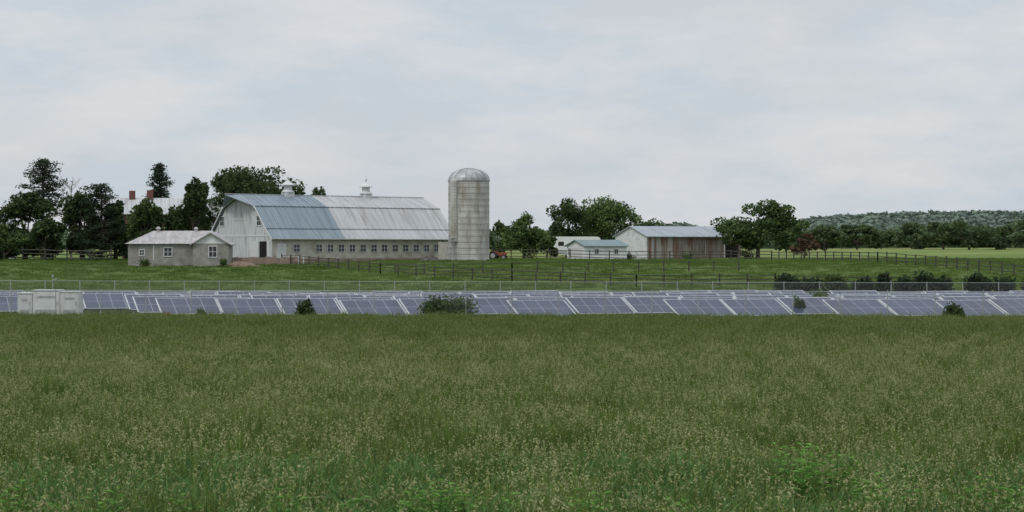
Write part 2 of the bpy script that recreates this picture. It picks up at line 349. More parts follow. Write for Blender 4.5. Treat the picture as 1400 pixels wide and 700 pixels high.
# shrubs
def shrub(name,px,pyt,wpx,Y,mat,n=900,leaf=.13,fill=0):
    X=WX(px,Y); z=hf(X,Y); H=WZ(pyt,Y)-z; R=wpx/2/F*Y; mb=MB()
    for i in range(7):
        a=i*.9; e=Vector((math.cos(a)*R*.5,math.sin(a)*R*.5,H*random.uniform(.5,.85))); mb.tube([(0,0,-.1),tuple(e*.5),tuple(e)],[.05,.035,.012],0,4)
    for i in range(12):
        a=i*2.4; q=random.uniform(.1,.6); c=np.array([math.cos(a)*R*q,math.sin(a)*R*q,H*random.uniform(.22,.68)])
        k=n//12; d=rng.normal(size=(k,3)); d/=np.linalg.norm(d,axis=1)[:,None]; d*=rng.uniform(.2,1.05,k)[:,None]
        C=c+d*np.array([R*.5,R*.5,H*.34]); C=C[C[:,2]>0]; mb.leaves(C,leaf,1,.2)
    return mb.obj(name,[M_bark,mat],(X,Y,z))
for px,pt,w in ((1077,372,46),(1106,379,38),(1143,373,46),(1180,376,42),(1207,369,22),(1240,376,46),(1262,371,50),(1284,376,40),(1337,371,46),(1374,375,46),(1415,374,46),(1450,375,44)):
    shrub('juniper_shrub',px,pt,w,181,Lj if px not in (1143,1310) else Lm,2600,.14)
shrub('wild_shrub',418,407,36,136.2,Ld,1000); shrub('wild_shrub',596,399,60,136.3,Lm,900,.12); shrub('wild_shrub',630,396,56,136.6,Ll,800,.11); shrub('wild_shrub',612,404,90,136.9,Lm,700,.12)
shrub('wild_shrub',1306,412,38,131,Ld,1000); shrub('wild_shrub',1122,392,36,150.,Ll,900); shrub('wild_shrub',275,420,20,138,Ll,250); shrub('wild_shrub',1092,404,22,140.,Lm,400)
# ---------- distant forest ----------
def crown_src(mat,k=90,leaf=.3):
    mb=MB()
    mb.lathe(0,0,[(.62,-1.2),(.72,-.3),(.55,.25),(.2,.55)],0,7)
    d=rng.normal(size=(k,3)); d/=np.linalg.norm(d,axis=1)[:,None]; d*=rng.uniform(.75,1.1,k)[:,None]*np.array([1,1,.8]); mb.leaves(d,leaf,0,.3)
    return mb.obj('forest_crown',[mat],link=False)
LH=leafmat('haze_tinted_hill_foliage',(.165,.220,.185),(.195,.250,.205),.15,.03,.88); LH2=leafmat('haze_tinted_hill_foliage_light',(.185,.245,.19),(.215,.27,.21),.15,.03,.9)  # distance haze is mixed into these pale bluish base colours
def hillz(px):
    return np.interp(px,[700,840,880,930,990,1050,1095,1150,1250,1330,1420,1600,1900],[345,330,307,305,317,320,300,294,290,289,290,284,290])
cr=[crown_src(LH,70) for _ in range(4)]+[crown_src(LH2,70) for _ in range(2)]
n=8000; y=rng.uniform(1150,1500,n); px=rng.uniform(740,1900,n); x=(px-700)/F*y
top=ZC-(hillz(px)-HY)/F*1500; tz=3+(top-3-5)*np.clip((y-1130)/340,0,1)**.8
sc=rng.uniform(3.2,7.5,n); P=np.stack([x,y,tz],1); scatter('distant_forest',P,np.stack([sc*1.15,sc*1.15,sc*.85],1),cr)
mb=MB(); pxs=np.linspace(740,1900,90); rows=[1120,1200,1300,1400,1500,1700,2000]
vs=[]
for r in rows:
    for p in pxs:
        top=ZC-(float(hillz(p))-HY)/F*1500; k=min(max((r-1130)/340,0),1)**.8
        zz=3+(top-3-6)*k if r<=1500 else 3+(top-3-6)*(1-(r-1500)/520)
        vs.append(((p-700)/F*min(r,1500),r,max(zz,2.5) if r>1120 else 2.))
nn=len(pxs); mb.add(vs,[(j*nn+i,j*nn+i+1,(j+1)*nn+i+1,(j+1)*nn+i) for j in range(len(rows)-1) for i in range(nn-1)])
mb.obj('wooded_hill',[nmat('hill_undergrowth',(.14,.18,.15),(.16,.20,.165),.05)],smooth=True)  # undergrowth colour greyed to paint in the same distance haze
LT=leafmat('treeline_foliage',(.11,.155,.095),(.15,.20,.115),.15,.08,.75); cr2=[crown_src(LT,100,.24) for _ in range(4)]  # far treeline colours lightened so the base carries some haze
n=700; y=rng.uniform(640,760,n); px=rng.uniform(-300,1750,n); x=(px-700)/F*y; sc=rng.uniform(1.8,4.8,n)
P=np.stack([x,y,hz(x,y)+sc*.7],1); scatter('treeline',P,np.stack([sc,sc,sc],1),cr2)
# ---------- buildings ----------
def win(mb,x,z,w,h,y=0,f=.09,mull=True):
    mb.box(x-w/2,x+w/2,y-.03,y+.05,z,z+h,1)
    mb.box(x-w/2-f,x+w/2+f,y-.07,y-.0,z-f,z,0); mb.box(x-w/2-f,x+w/2+f,y-.07,y,z+h,z+h+f,0)
    mb.box(x-w/2-f,x-w/2,y-.065,y,z,z+h,0); mb.box(x+w/2,x+w/2+f,y-.065,y,z,z+h,0)
    if mull: mb.box(x-.025,x+.025,y-.05,y-.031,z,z+h,0); mb.box(x-w/2,x+w/2,y-.048,y-.031,z+h/2-.025,z+h/2+.025,0)
def TGm(W): return Matrix(((0,1,0,0),(-1,0,0,W),(0,0,1,0),(0,0,0,1)))
th=math.radians(40); L_=28.2; W=14.
BX,BY=-29.3,250.
barn=empty('gambrel_barn',(BX,BY,2.6),th)
mb=MB(); mb.box(0,L_,0,W,-.6,.5,1); mb.box(.02,L_-.02,.02,W-.02,.5,3.25,0)
mb.obj('walls',[M_block,M_rustb],parent=barn)
prof=[(-.55,2.95),(.8,4.15),(3.3,6.95),(7,8.5),(10.7,6.95),(13.2,4.15),(14.55,2.95)]
mb=MB(); inner=[(0.1,3.25),(.95,4.0),(3.4,6.8),(7,8.3),(10.6,6.8),(13.05,4.0),(13.9,3.25)]
for x0,x1 in ((-.02,.1),(L_-.1,L_+.02)): mb.prismx(inner,x0,x1,0)
mb.box(-.05,.08,0,W,.0,3.24,0)
mb.obj('gable_siding',[M_siding],parent=barn)
def roofstrip(mb,prof,x0,x1,mi,t=.09):
    for i in range(len(prof)-1):
        a,b=prof[i],prof[i+1]; mb.prismx([a,b,(b[0],b[1]-t),(a[0],a[1]-t)][::-1],x0,x1,mi)
mb=MB(); roofstrip(mb,prof,-.35,10.6,0); roofstrip(mb,prof,10.603,L_+.35,1)
for s in (1,-1):
    e=(-.35,7-3.7*s,6.95); r=(-.35,7,8.5); p=(-2.3,7,8.42)
    mb.add([e,r,p,(e[0],e[1],e[2]-.08),(r[0],r[1],r[2]-.08),(p[0],p[1],p[2]-.08)],[(0,1,2),(5,4,3),(0,2,5,3)],0)
mb.box(-2.3,L_+.4,6.85,7.15,8.46,8.56,1)
for k in range(0,47):
    x=-.3+k*.62
    for i in range(0,3):
        a,b=prof[i],prof[i+1]; mb.prismx([(a[0],a[1]+.05),(a[0],a[1]+.004),(b[0],b[1]+.004),(b[0],b[1]+.05)],x,x+.05,0 if x<10.5 else 1)
for x0,x1,m_ in ((-.35,10.58,0),(10.62,L_+.35,1)):
    mb.box(x0,x1,3.2,3.34,6.93,7.02,m_); mb.box(x0,x1,.72,.84,4.15,4.22,m_)
mb.obj('roof',[M_roofb,M_roofw],parent=barn)
mb=MB()
mb.prismx([(-.6,2.86),(-.45,2.86),(-.45,2.94),(-.6,2.94)],-.35,L_+.35,0)
for i in range(len(prof)-1):
    a,b=prof[i],prof[i+1]
    for x in (-.42,): mb.prismx([(a[0],a[1]-.22),(a[0],a[1]+.02),(b[0],b[1]+.02),(b[0],b[1]-.22)],x,x+.06,0)
G=TGm(W)
for a,b,c,d in ((5.3,5.42,3.4,7.3),(8.6,8.72,3.4,7.3),(6.95,7.05,3.4,7.3)): mb.box(a,b,-.08,-.02,c,d,0,G)
mb.box(5.3,8.72,-.085,-.02,7.3,7.42,0,G); mb.box(.0,14,-.09,-.02,3.2,3.36,0,G); mb.box(5.42,8.6,-.07,-.02,5.3,5.4,0,G)
mb.obj('trim',[M_trim],parent=barn)
mb=MB()
def wing(mb,x,z,w,h):
    m2=MB(); win(m2,x,z,w,h,-.03,.1); mb.add(m2.V,m2.Fc,0,G); mb.M[-len(m2.M):]=m2.M
wing(mb,11.2,4.6,.9,1.1); wing(mb,2.7,4.6,.9,1.1); wing(mb,9.9,1.,.8,1.1); wing(mb,3.2,1.3,.8,.9)
for i in range(15):
    x=3.6+i*1.68
    if i==1: continue
    win(mb,x,1.35,.84,.86,0,.045)
win(mb,1.35,.9,.9,1.2,0,.12)
mb.obj('windows',[M_trim,M_glass],parent=barn)
mb=MB(); mb.box(11.3,12.9,-.07,-.02,.1,2.6,1,G); mb.box(9.2,11.1,-.12,-.05,.1,2.6,0,G); mb.box(.7,2.05,-.05,.03,0,2.35,0); mb.box(13.1,13.6,-.12,-.05,.1,2.6,0,G)  # the dark box is a flat sheet painting the doorway's shade
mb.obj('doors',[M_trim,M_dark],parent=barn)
mb=MB()
for cx in (7.0,19.2):
    mb.box(cx-.6,cx+.6,6.4,7.6,8.1,8.85,0)
    mb.lathe(cx,7,[(.80,8.85),(.80,8.95),(.6,9.1),(.52,9.15),(.52,9.75),(.88,9.72),(.9,9.8),(.55,10.05),(.22,10.3),(.09,10.4),(.09,10.6),(.18,10.68),(.16,10.8),(.03,10.95),(.03,11.25)],0,14)
mb.obj('roof_ventilators',[nmat('ventilator_metal',(.5,.51,.52),(.62,.62,.62),3,.5)],parent=barn)
# silo
SX,SY=WX(641,258),258.
silo=empty('concrete_silo',(SX,SY,hf(SX,SY)-.2)); R=2.58; HT=10.3
M_conc=nmat('silo_concrete_staves',(.39,.385,.36),(.53,.52,.49),1.1,.85,(1,1,.6),c3=(.21,.175,.135),s3=.7,w3=.9,stretch3=(1.5,1.5,.35),stripe=(2,.38,.3,.2))
mb=MB(); mb.lathe(0,0,[(R,0),(R,HT)],0,40); mb.obj('tower',[M_conc],parent=silo,smooth=False)
mb=MB()
z=.3
while z<HT-.1: mb.lathe(0,0,[(R-.02,z-.025),(R+.035,z-.02),(R+.035,z+.02),(R-.02,z+.025)],0,36); z+=.76
mb.obj('steel_hoops',[nmat('hoop_steel',(.24,.22,.20),(.34,.32,.30),3,.6)],parent=silo)
mb=MB(); pr=[(R+.09,HT-.05),(R+.09,HT+.06)]
for i in range(9):
    a=i/8*math.pi/2; pr.append((max((R+.02)*math.cos(a),.05),HT+.06+1.5*math.sin(a)))
mb.lathe(0,0,pr,0,22)
for i in range(11):
    a0=2*math.pi*i/11; mb.tube([((R+.05)*math.cos(t)*math.cos(a0),(R+.05)*math.cos(t)*math.sin(a0),HT+.08+1.52*math.sin(t)) for t in (0,.3,.6,.9,1.2,1.5)],[.03]*6,1,4)
mb.obj('dome_roof',[nmat('galvanised_dome',(.24,.25,.26),(.50,.51,.52),.9,.5,(1,1,.4),metal=.25,c3=(.20,.18,.16),s3=1.2,w3=.6),M_metal],parent=silo)
mb=MB(); ca=math.radians(228); cx,cy=(R+.1)*math.cos(ca),(R+.1)*math.sin(ca)
mb.lathe(cx,cy,[(.5,2.6),(.5,HT-.1),(.3,HT+.25)],0,12)
mb.obj('unloading_chute',[M_conc],parent=silo)
mb=MB()
for s in (-.35,.35): mb.tube([(cx-.9+s,cy-1.2,0),(cx+s-.2,cy-.4,3.2)],[.05,.05],0,4)
for k in range(9):
    t=k/9; mb.box(cx-.9+.7*t-.35,cx-.9+.7*t+.35,cy-1.2+.8*t-.12,cy-1.2+.8*t+.06,3.2*t+.2,3.2*t+.26,0)
mb.obj('stairs',[M_metal],parent=silo)
mb=MB(); mb.box(-3.9,-2.3,1.5,4.2,0,2.6,0); mb.obj('feed_room',[M_block],parent=silo)
# milk house
MX=WX(175,238); mh=empty('milk_house',(MX,238,2.15),math.radians(4))
mb=MB(); mb.box(0,7.6,0,6,-.5,2.75,0); mb.box(7.61,11.7,-1.6,6,-.5,2.75,0)
mb.prismy([(7.61,2.75),(11.7,2.75),(9.65,3.95)],-1.6,-1.45,1)
mb.obj('walls',[M_blockg,M_white],parent=mh)
mb=MB()
e=2.72; rz_=4.25
A=(-.35,-.35,e);B=(8.6,-.35,e);C=(8.6,6.35,e);D=(-.35,6.35,e);E=(2.6,3,rz_);Fv=(9.65,3,rz_+.02)
mb.add([A,B,C,D,E,Fv],[(0,1,5,4),(0,4,3),(3,4,5,2),(1,2,5),(3,2,1,0)],0)
for s in (-1,1):
    x0=9.65; xe=9.65+s*2.4
    mb.add([(x0,-1.95,4.05),(x0,6.35,4.2),(xe,6.35,2.65),(xe,-1.95,2.62),(x0,-1.95,3.95),(x0,6.35,4.1),(xe,6.35,2.57),(xe,-1.95,2.54)],[(0,1,2,3),(7,6,5,4),(0,3,7,4),(2,6,7,3)],0)
mb.lathe(3.2,3,[(.22,4.1),(.2,4.5),(.34,4.5),(.1,4.75)],0,10); mb.lathe(7.6,3,[(.2,4.2),(.2,4.5),(.3,4.5),(.1,4.7)],0,10)
mb.obj('roof',[M_roofp],parent=mh)
mb=MB(); win(mb,4.6,1.3,.85,.95,0); win(mb,1.6,1.4,.5,.6,0); win(mb,9.9,1.2,.85,1.2,-1.6); mb.box(2.9,3.0,-.05,0,.8,2.6,0)
mb.obj('windows',[M_trim,M_glass],parent=mh)
# brick farmhouse
HX=WX(168,300); fh=empty('brick_farmhouse',(HX,300,2.7),math.radians(12))
mb=MB(); mb.box(0,10.5,0,8,-.5,6.9,0); mb.prismx([(0,6.9),(8,6.9),(4,9.0)],.01,10.49,0); mb.box(10.51,16.5,1,7,-.5,6.4,0)
mb.box(1.0,1.9,3.5,4.4,8.2,10.2,0); mb.box(3.6,4.5,3.5,4.4,8.2,10.3,0)
mb.obj('brick_walls_and_chimneys',[M_brick],parent=fh)
mb=MB(); pr=[(-.4,6.7),(4,9.15),(8.4,6.7)]; roofstrip(mb,pr,-.3,10.8,0); roofstrip(mb,[(.6,6.3),(4,8.4),(7.4,6.3)],10.81,16.9,0)
mb.obj('roof',[M_roofw],parent=fh)
mb=MB()
for x in (1.5,4,6.5,9): win(mb,x,4.6,.9,1.5,0); win(mb,x,1.2,.9,1.6,0)
win(mb,13,4.2,.9,1.4,1)
mb.obj('windows',[M_trim,M_glass],parent=fh)
X=WX(-38,276); h2=empty('white_farm_cottage',(X,276,2.7),.1)
mb=MB(); mb.box(0,5,0,6,-.5,5.,0); mb.prismy([(0,5),(5,5),(2.5,7)],0,6,0); mb.obj('walls',[M_white],parent=h2)
mb=MB()
for s in (-1,1):
    mb.add([(2.5,-.3,7.1),(2.5,6.3,7.1),(2.5+s*2.9,6.3,4.8),(2.5+s*2.9,-.3,4.8),(2.5,-.3,7.),(2.5,6.3,7.),(2.5+s*2.9,6.3,4.7),(2.5+s*2.9,-.3,4.7)],[(0,1,2,3),(7,6,5,4),(0,3,7,4),(2,6,7,3)],0)
mb.obj('roof',[M_roofw],parent=h2)
mb=MB(); win(mb,2.5,3.2,.8,1.2,0); mb.obj('windows',[M_trim,M_glass],parent=h2)
# long shed
SXx=WX(885,320); ls=empty('long_wooden_shed',(SXx,320,hf(SXx,320)-.1),math.radians(30)); L2,W2=18.,9.
mb=MB(); mb.box(0,L2,0,W2,-.4,3.85,0); mb.obj('board_walls',[M_oldwood],parent=ls)
mb=MB()
xx=0.
while xx<L2-.3:
    ww=random.uniform(.28,.5)
    if random.random()<.6 and not 14.2<xx<17.6: mb.box(xx,min(xx+ww,L2),-.03,-.0,random.uniform(-.2,.1),3.7,random.choice([0,0,1,2]))
    xx+=ww+.02
mb.obj('loose_boards',[M_oldwood,nmat('red_brown_boards',(.16,.085,.065),(.22,.13,.10),2,.9,(4,4,.3)),nmat('silver_boards',(.28,.27,.255),(.36,.35,.33),2,.9,(4,4,.3))],parent=ls)
mb=MB(); mb.prismx([(-.03,-.4),(W2+.02,-.4),(W2+.02,3.86),(4.5,5.25),(-.03,3.86)],-.12,-.01,0); mb.prismx([(0,3.86),(W2,3.86),(4.5,5.2)],L2-.1,L2,0)
mb.obj('white_gable',[nmat('shed_white_siding',(.56,.58,.60),(.68,.69,.70),1.5,.7,(4,4,.3),c3=(.38,.37,.35),s3=1.1,w3=.7,stripe=(1,.3,.3,.12))],parent=ls)
mb=MB(); roofstrip(mb,[(-.5,3.75),(4.5,5.4),(9.5,3.75)],-.4,L2+.4,0,.12); mb.obj('roof',[M_roofg],parent=ls)
mb=MB(); G=TGm(W2); wing(mb,5.2,3.2,.9,1.0)
m2=MB(); m2.box(2,4.2,-.16,-.11,0,2.3,0); mb.add(m2.V,m2.Fc,0,G)
mb.box(14.9,17.4,-.05,.02,.0,2.4,1); mb.box(14.7,14.9,-.06,0,0,2.5,0)  # first box: flat dark sheet standing in for the shaded opening
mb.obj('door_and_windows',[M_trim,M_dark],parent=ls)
# white shed
X=WX(800,300); ws=empty('white_garage_shed',(X,300,hf(X,300)-.1),math.radians(30)); L3,W3=7.3,5.1
mb=MB(); mb.box(0,L3,0,W3,-.4,2.25,0)
mb.prismx([(0,2.25),(W3,2.25),(W3/2,3.0)],0,L3,0); mb.obj('walls',[nmat('bright_white_siding',(.66,.68,.70),(.76,.77,.78),1,.6,stripe=(2,.25,.25,.14))],parent=ws)
mb=MB(); roofstrip(mb,[(-.35,2.2),(W3/2,3.12),(W3+.35,2.2)],-.3,L3+.3,0,.1); mb.obj('roof',[M_rooft],parent=ws)
mb=MB(); G=TGm(W3); wing(mb,.8,1.,.5,.8)
m2=MB(); m2.box(1.4,4.2,-.05,-.01,0,1.95,0)
for k in range(4): m2.box(1.4,4.2,-.07,-.05,.1+k*.48,.14+k*.48,0)
mb.add(m2.V,m2.Fc,0,G); win(mb,2,1.05,.6,.65,0); win(mb,5.4,1.05,.6,.65,0); mb.box(3.4,4.2,-.05,.02,0,1.95,0)
mb.obj('doors_and_windows',[M_trim,M_glass],parent=ws)
# camper trailer
X=WX(752,322); ct=empty('camper_trailer',(X,322,hf(X,322)),math.radians(6))
mb=MB(); mb.prismy([(0.3,.7),(7.6,.7),(8.0,1.2),(8.0,3.3),(7.6,3.55),(.4,3.55),(0,3.2),(-.5,2.6),(0,1.6)],0,2.4,0)
mb.box(.8,6.8,-.02,.0,1.0,1.25,1)
for x in (1.3,3.6,6.2): mb.box(x,x+.9,-.03,0,2.1,2.75,2)
mb.box(5.0,5.6,-.03,0,.85,2.75,1); mb.tube([(8,1.2,.6),(9.2,1.2,.5)],[.06,.06],1,5)
for x in (3.4,4.4): mb.wheel((x,.15,.38),.38,.25,2,1)
mb.obj('body',[nmat('camper_shell',(.66,.67,.68),(.74,.74,.74),1,.4),M_metal,M_black],parent=ct)
# tractor
X=WX(680,282); tq=empty('red_tractor',(X,282,hf(X,282)-.05),math.radians(-15)); tq.scale=(.8,.8,.8)
mb=MB(); mb.box(-.35,1.5,-.3,.3,.75,1.3,0); mb.prismy([(1.5,.8),(1.65,.85),(1.65,1.2),(1.5,1.3)],-.28,.28,0); mb.box(-.9,-.3,-.4,.4,.6,1.0,2)
for s in (-.62,.62):
    mb.wheel((-.6,s,.72),.72,.36,1,2); mb.wheel((1.25,s*.85,.42),.42,.22,1,2)
    mb.prismy([(-1.2,1.25),(-1.0,1.5),(-.3,1.5),(0,1.2),(0,1.15),(-.35,1.42),(-.95,1.42),(-1.15,1.2)],s-.2,s+.2,0)
mb.box(-.75,-.3,-.25,.25,1.0,1.12,1); mb.box(-.8,-.7,-.25,.25,1.1,1.5,1); mb.tube([(.9,.2,1.3),(.9,.2,1.95)],[.04,.04],1,6)
mb.tube([(-.05,0,1.2),(-.2,0,1.55)],[.03,.03],1,5); mb.lathe(-.2,0,[(.2,1.55),(.2,1.58)],1,12)
mb.tube([(-.75,-.5,1),(-.75,-.5,2.3)],[.03,.03],1,4); mb.tube([(-.75,.5,1),(-.75,.5,2.3)],[.03,.03],1,4); mb.tube([(-.75,-.5,2.3),(-.75,.5,2.3)],[.03,.03],1,4)
mb.obj('tractor_body',[M_red,M_black,M_metal],parent=tq)
# dirt mounds
def mound(name,px,Y,rx,ry,h,mat):
    X=WX(px,Y); mb=MB(); vs=[(0,0,h)];n=16;fs=[]
    for j in range(1,6):
        for i in range(n):
            a=2*math.pi*i/n; r=j/5; vs.append((math.cos(a)*rx*r*random.uniform(.9,1.1),math.sin(a)*ry*r*random.uniform(.9,1.1),h*(math.cos(r*math.pi)*.5+.5)*random.uniform(.75,1.2)-.12*r))
    for i in range(n): fs.append((0,1+i,1+(i+1)%n))
    for j in range(4):
        for i in range(n): fs.append((1+j*n+i,1+(j+1)*n+i,1+(j+1)*n+(i+1)%n,1+j*n+(i+1)%n))
    mb.add(vs,fs); return mb.obj(name,[mat],(X,Y,hf(X,Y)))
mound('dirt_mound',330,237,3.0,1.5,.6,M_dirt); mound('rubble_pile',588,252,1.8,1.,.9,nmat('dark_rubble',(.04,.04,.035),(.12,.11,.1),3,bump=.6))
shrub('wild_shrub',305,352,16,236,Lm,300,.12); shrub('wild_shrub',198,352,24,235,Lm,400,.12); shrub('wild_shrub',940,343,28,312,Lm,400,.14); shrub('wild_shrub',860,345,22,312,Ld,300,.14); shrub('wild_shrub',1020,340,30,316,Ld,400,.14)
mb=MB()
for i in range(14): mb.box(i*.62,i*.62+.6,-.2,.2,-.3,random.uniform(.75,.95),0)
X=WX(312,243); mb.obj('barnyard_wall',[M_rustb],(X,243,hf(X,243)),.1)
# ---------- fences ----------
def rail_fence(name,pts,h=1.3,sp=2.6,rails=3,mat=None,rr=.045):
    mb=MB()
    for (a,Ya),(b,Yb) in zip(pts[:-1],pts[1:]):
        A=np.array([WX(a,Ya),Ya]);B=np.array([WX(b,Yb),Yb]); n=max(1,int(np.linalg.norm(B-A)/sp)); prev=None
        for i in range(n+1):
            p=A+(B-A)*i/n; z=hf(*p); hh=h*random.uniform(.95,1.1)
            mb.box(p[0]-.07,p[0]+.07,p[1]-.07,p[1]+.07,z-.2,z+hh,0)
            if prev is not None:
                for r in range(rails):
                    q=h*(.3+.62*r/(rails-1))
                    mb.tube([(prev[0],prev[1]-.09,prev[2]+q+random.uniform(-.05,.05)),(p[0],p[1]-.09,z+q+random.uniform(-.05,.05))],[rr,rr],0,4)
            prev=(p[0],p[1],z)
    return mb.obj(name,[mat or M_fence])
rail_fence('wooden_rail_fence',[(-120,258),(152,258)],1.5,rr=.07)
rail_fence('wooden_rail_fence',[(385,246),(520,221),(700,206),(870,197),(1060,196),(1300,192)],1.2,rr=.045)
rail_fence('wooden_rail_fence',[(672,284),(860,284),(1055,284)],1.4,rr=.055)
rail_fence('wooden_rail_fence',[(1055,284),(1200,250),(1420,212),(1500,200)],1.3,rr=.05)
rail_fence('wooden_rail_fence',[(540,222),(700,222),(1010,225)],1.1,rr=.034,rails=2)
rail_fence('white_gate',[(383,247),(415,242)],1.1,1.2,3,M_trim,.025)
# chain link
def link_mat():
    m,nt,N,L=new_mat('chain_link_mesh'); tc=N.new('ShaderNodeTexCoord')
    outs=[]
    for a in (.785,-.785):
        v=mapn(N,L,tc.outputs['UV'],(1,1,1),rot=(0,0,a)); s=N.new('ShaderNodeSeparateXYZ'); L.new(v,s.inputs[0])
        f=N.new('ShaderNodeMath'); f.operation='FRACT'
        d=N.new('ShaderNodeMath'); d.operation='DIVIDE'; d.inputs[1].default_value=.055; L.new(s.outputs[0],d.inputs[0]); L.new(d.outputs[0],f.inputs[0])
        l=N.new('ShaderNodeMath'); l.operation='LESS_THAN'; l.inputs[1].default_value=.055; L.new(f.outputs[0],l.inputs[0]); outs.append(l.outputs[0])
    mx=N.new('ShaderNodeMath'); mx.operation='MAXIMUM'; L.new(outs[0],mx.inputs[0]); L.new(outs[1],mx.inputs[1])
    t=N.new('ShaderNodeBsdfTransparent'); p=N.new('ShaderNodeBsdfPrincipled'); p.inputs['Base Color'].default_value=(.28,.29,.29,1); p.inputs['Roughness'].default_value=.5
    ms=N.new('ShaderNodeMixShader'); L.new(mx.outputs[0],ms.inputs[0]); L.new(t.outputs[0],ms.inputs[1]); L.new(p.outputs[0],ms.inputs[2])
    o=N.new('ShaderNodeOutputMaterial'); L.new(ms.outputs[0],o.inputs[0]); return m
M_link=link_mat()
def chain_fence(name,A,B,h,sp=3.):
    e=empty(name,(0,0,0)); A=np.array(A,float);B=np.array(B,float); Ln=np.linalg.norm(B-A); n=int(Ln/sp); mb=MB(); vs=[];fs=[];uv=[]
    for i in range(n+1):
        p=A+(B-A)*i/n; z=hf(*p); mb.tube([(p[0],p[1],z-.2),(p[0],p[1],z+h+.08)],[.04,.035],0,6)
        vs+=[(p[0],p[1]-.05,z+.02),(p[0],p[1]-.05,z+h)]; uv+=[(i*sp,0),(i*sp,h)]
        if i:
            q=A+(B-A)*(i-1)/n; mb.tube([(q[0],q[1],hf(*q)+h),(p[0],p[1],z+h)],[.018,.018],0,5)
            fs.append((2*i-2,2*i,2*i+1,2*i-1))
    mb.obj('posts_and_top_rail',[M_metal],parent=e)
    m2=MB(); m2.add(vs,fs); o=m2.obj('wire_mesh',[M_link],parent=e); ul=o.data.uv_layers.new(name='UVMap')
    for lp in o.data.loops: ul.data[lp.index].uv=uv[lp.vertex_index]
chain_fence('chain_link_fence',(-46,float(yfront(-46))),(46,float(yfront(46))),2.0)
chain_fence('chain_link_fence',(-55,176),(56,172),1.75)
# ---------- solar ----------
M_frame=nmat('aluminium_frame',(.40,.42,.45),(.54,.55,.57),3,.5,metal=.1)
def solar_mat():
    m,nt,N,L=new_mat('solar_cells'); tc=N.new('ShaderNodeTexCoord'); s=N.new('ShaderNodeSeparateXYZ'); L.new(tc.outputs['UV'],s.inputs[0])
    def grid(per,w):
        o=[]
        for i in (0,1):
            d=N.new('ShaderNodeMath'); d.operation='DIVIDE'; d.inputs[1].default_value=per[i]; L.new(s.outputs[i],d.inputs[0])
            f=N.new('ShaderNodeMath'); f.operation='FRACT'; L.new(d.outputs[0],f.inputs[0])
            l=N.new('ShaderNodeMath'); l.operation='LESS_THAN'; l.inputs[1].default_value=w/per[i]; L.new(f.outputs[0],l.inputs[0]); o.append(l.outputs[0])
        mx=N.new('ShaderNodeMath'); mx.operation='MAXIMUM'; L.new(o[0],mx.inputs[0]); L.new(o[1],mx.inputs[1]); return mx.outputs[0]
    g=N.new('ShaderNodeNewGeometry'); f=noisen(N,L,g.outputs['Position'],.35,3,.35,.65)
    c=mixn(N,L,f,(.017,.025,.060),(.042,.056,.105)); c=mixn(N,L,grid((.125,.125),.008),c,(.06,.07,.11)); c=mixn(N,L,grid((1.,1.475),.04),c,(.27,.29,.33))
    p=N.new('ShaderNodeBsdfPrincipled'); L.new(c,p.inputs['Base Color']); p.inputs['Roughness'].default_value=.28; p.inputs['Specular IOR Level'].default_value=.3
    o=N.new('ShaderNodeOutputMaterial'); L.new(p.outputs[0],o.inputs[0]); return m
M_solar=solar_mat()
th=math.radians(19); r=np.array([math.cos(th),math.sin(th)]); nn_=np.array([-math.sin(th),math.cos(th)]); d=-nn_
def solar_row(q):
    mb=MB(); uvf={}; off=random.uniform(0,4)
    for k in range(-21,40):
        s0=k*4.25+off; c=q*nn_+(s0+2)*r
        if not (float(yfront(c[0]))+2.4<c[1]<166) or abs(c[0])>52: continue
        if c[0]<-27 and c[1]<149: continue
        z=hf(c[0],c[1]); jit=random.uniform(-.09,.09)
        def pt(u,v,dz=0):
            p=q*nn_+(s0+u)*r+d*1.33*(1-2*v); return (p[0],p[1],z+jit+.32+1.02*v+dz)
        b=mb.n; mb.add([pt(0,0),pt(4,0),pt(4,1),pt(0,1)],[(0,1,2,3)],0)
        for i,uvv in enumerate(((0.02,0.02),(4.02,0.02),(4.02,2.97),(0.02,2.97))): uvf[b+i]=uvv
        mb.add([pt(0,0,-.05),pt(4,0,-.05),pt(4,1,-.05),pt(0,1,-.05)],[(3,2,1,0)],1)
        def bar(a,bb,w=.045): mb.tube([a,bb],[w,w],1,4)
        bar(pt(-.05,0),pt(-.05,1.),.06); bar(pt(4.05,0),pt(4.05,1.),.04); bar(pt(0,1.),pt(4,1.),.025); bar(pt(0,0),pt(4,0),.03)
        for u in (.6,3.4):
            for v in (.15,.85):
                a=pt(u,v,-.08); mb.tube([(a[0],a[1],z-.2),a],[.05,.05],1,4)
    if mb.n==0: return
    o=mb.obj('solar_panel_row',[M_solar,M_frame]); ul=o.data.uv_layers.new(name='UVMap')
    for lp in o.data.loops: ul.data[lp.index].uv=uvf.get(lp.vertex_index,(0.5,.5))
q=112.
while q<185: solar_row(q); q+=4.7
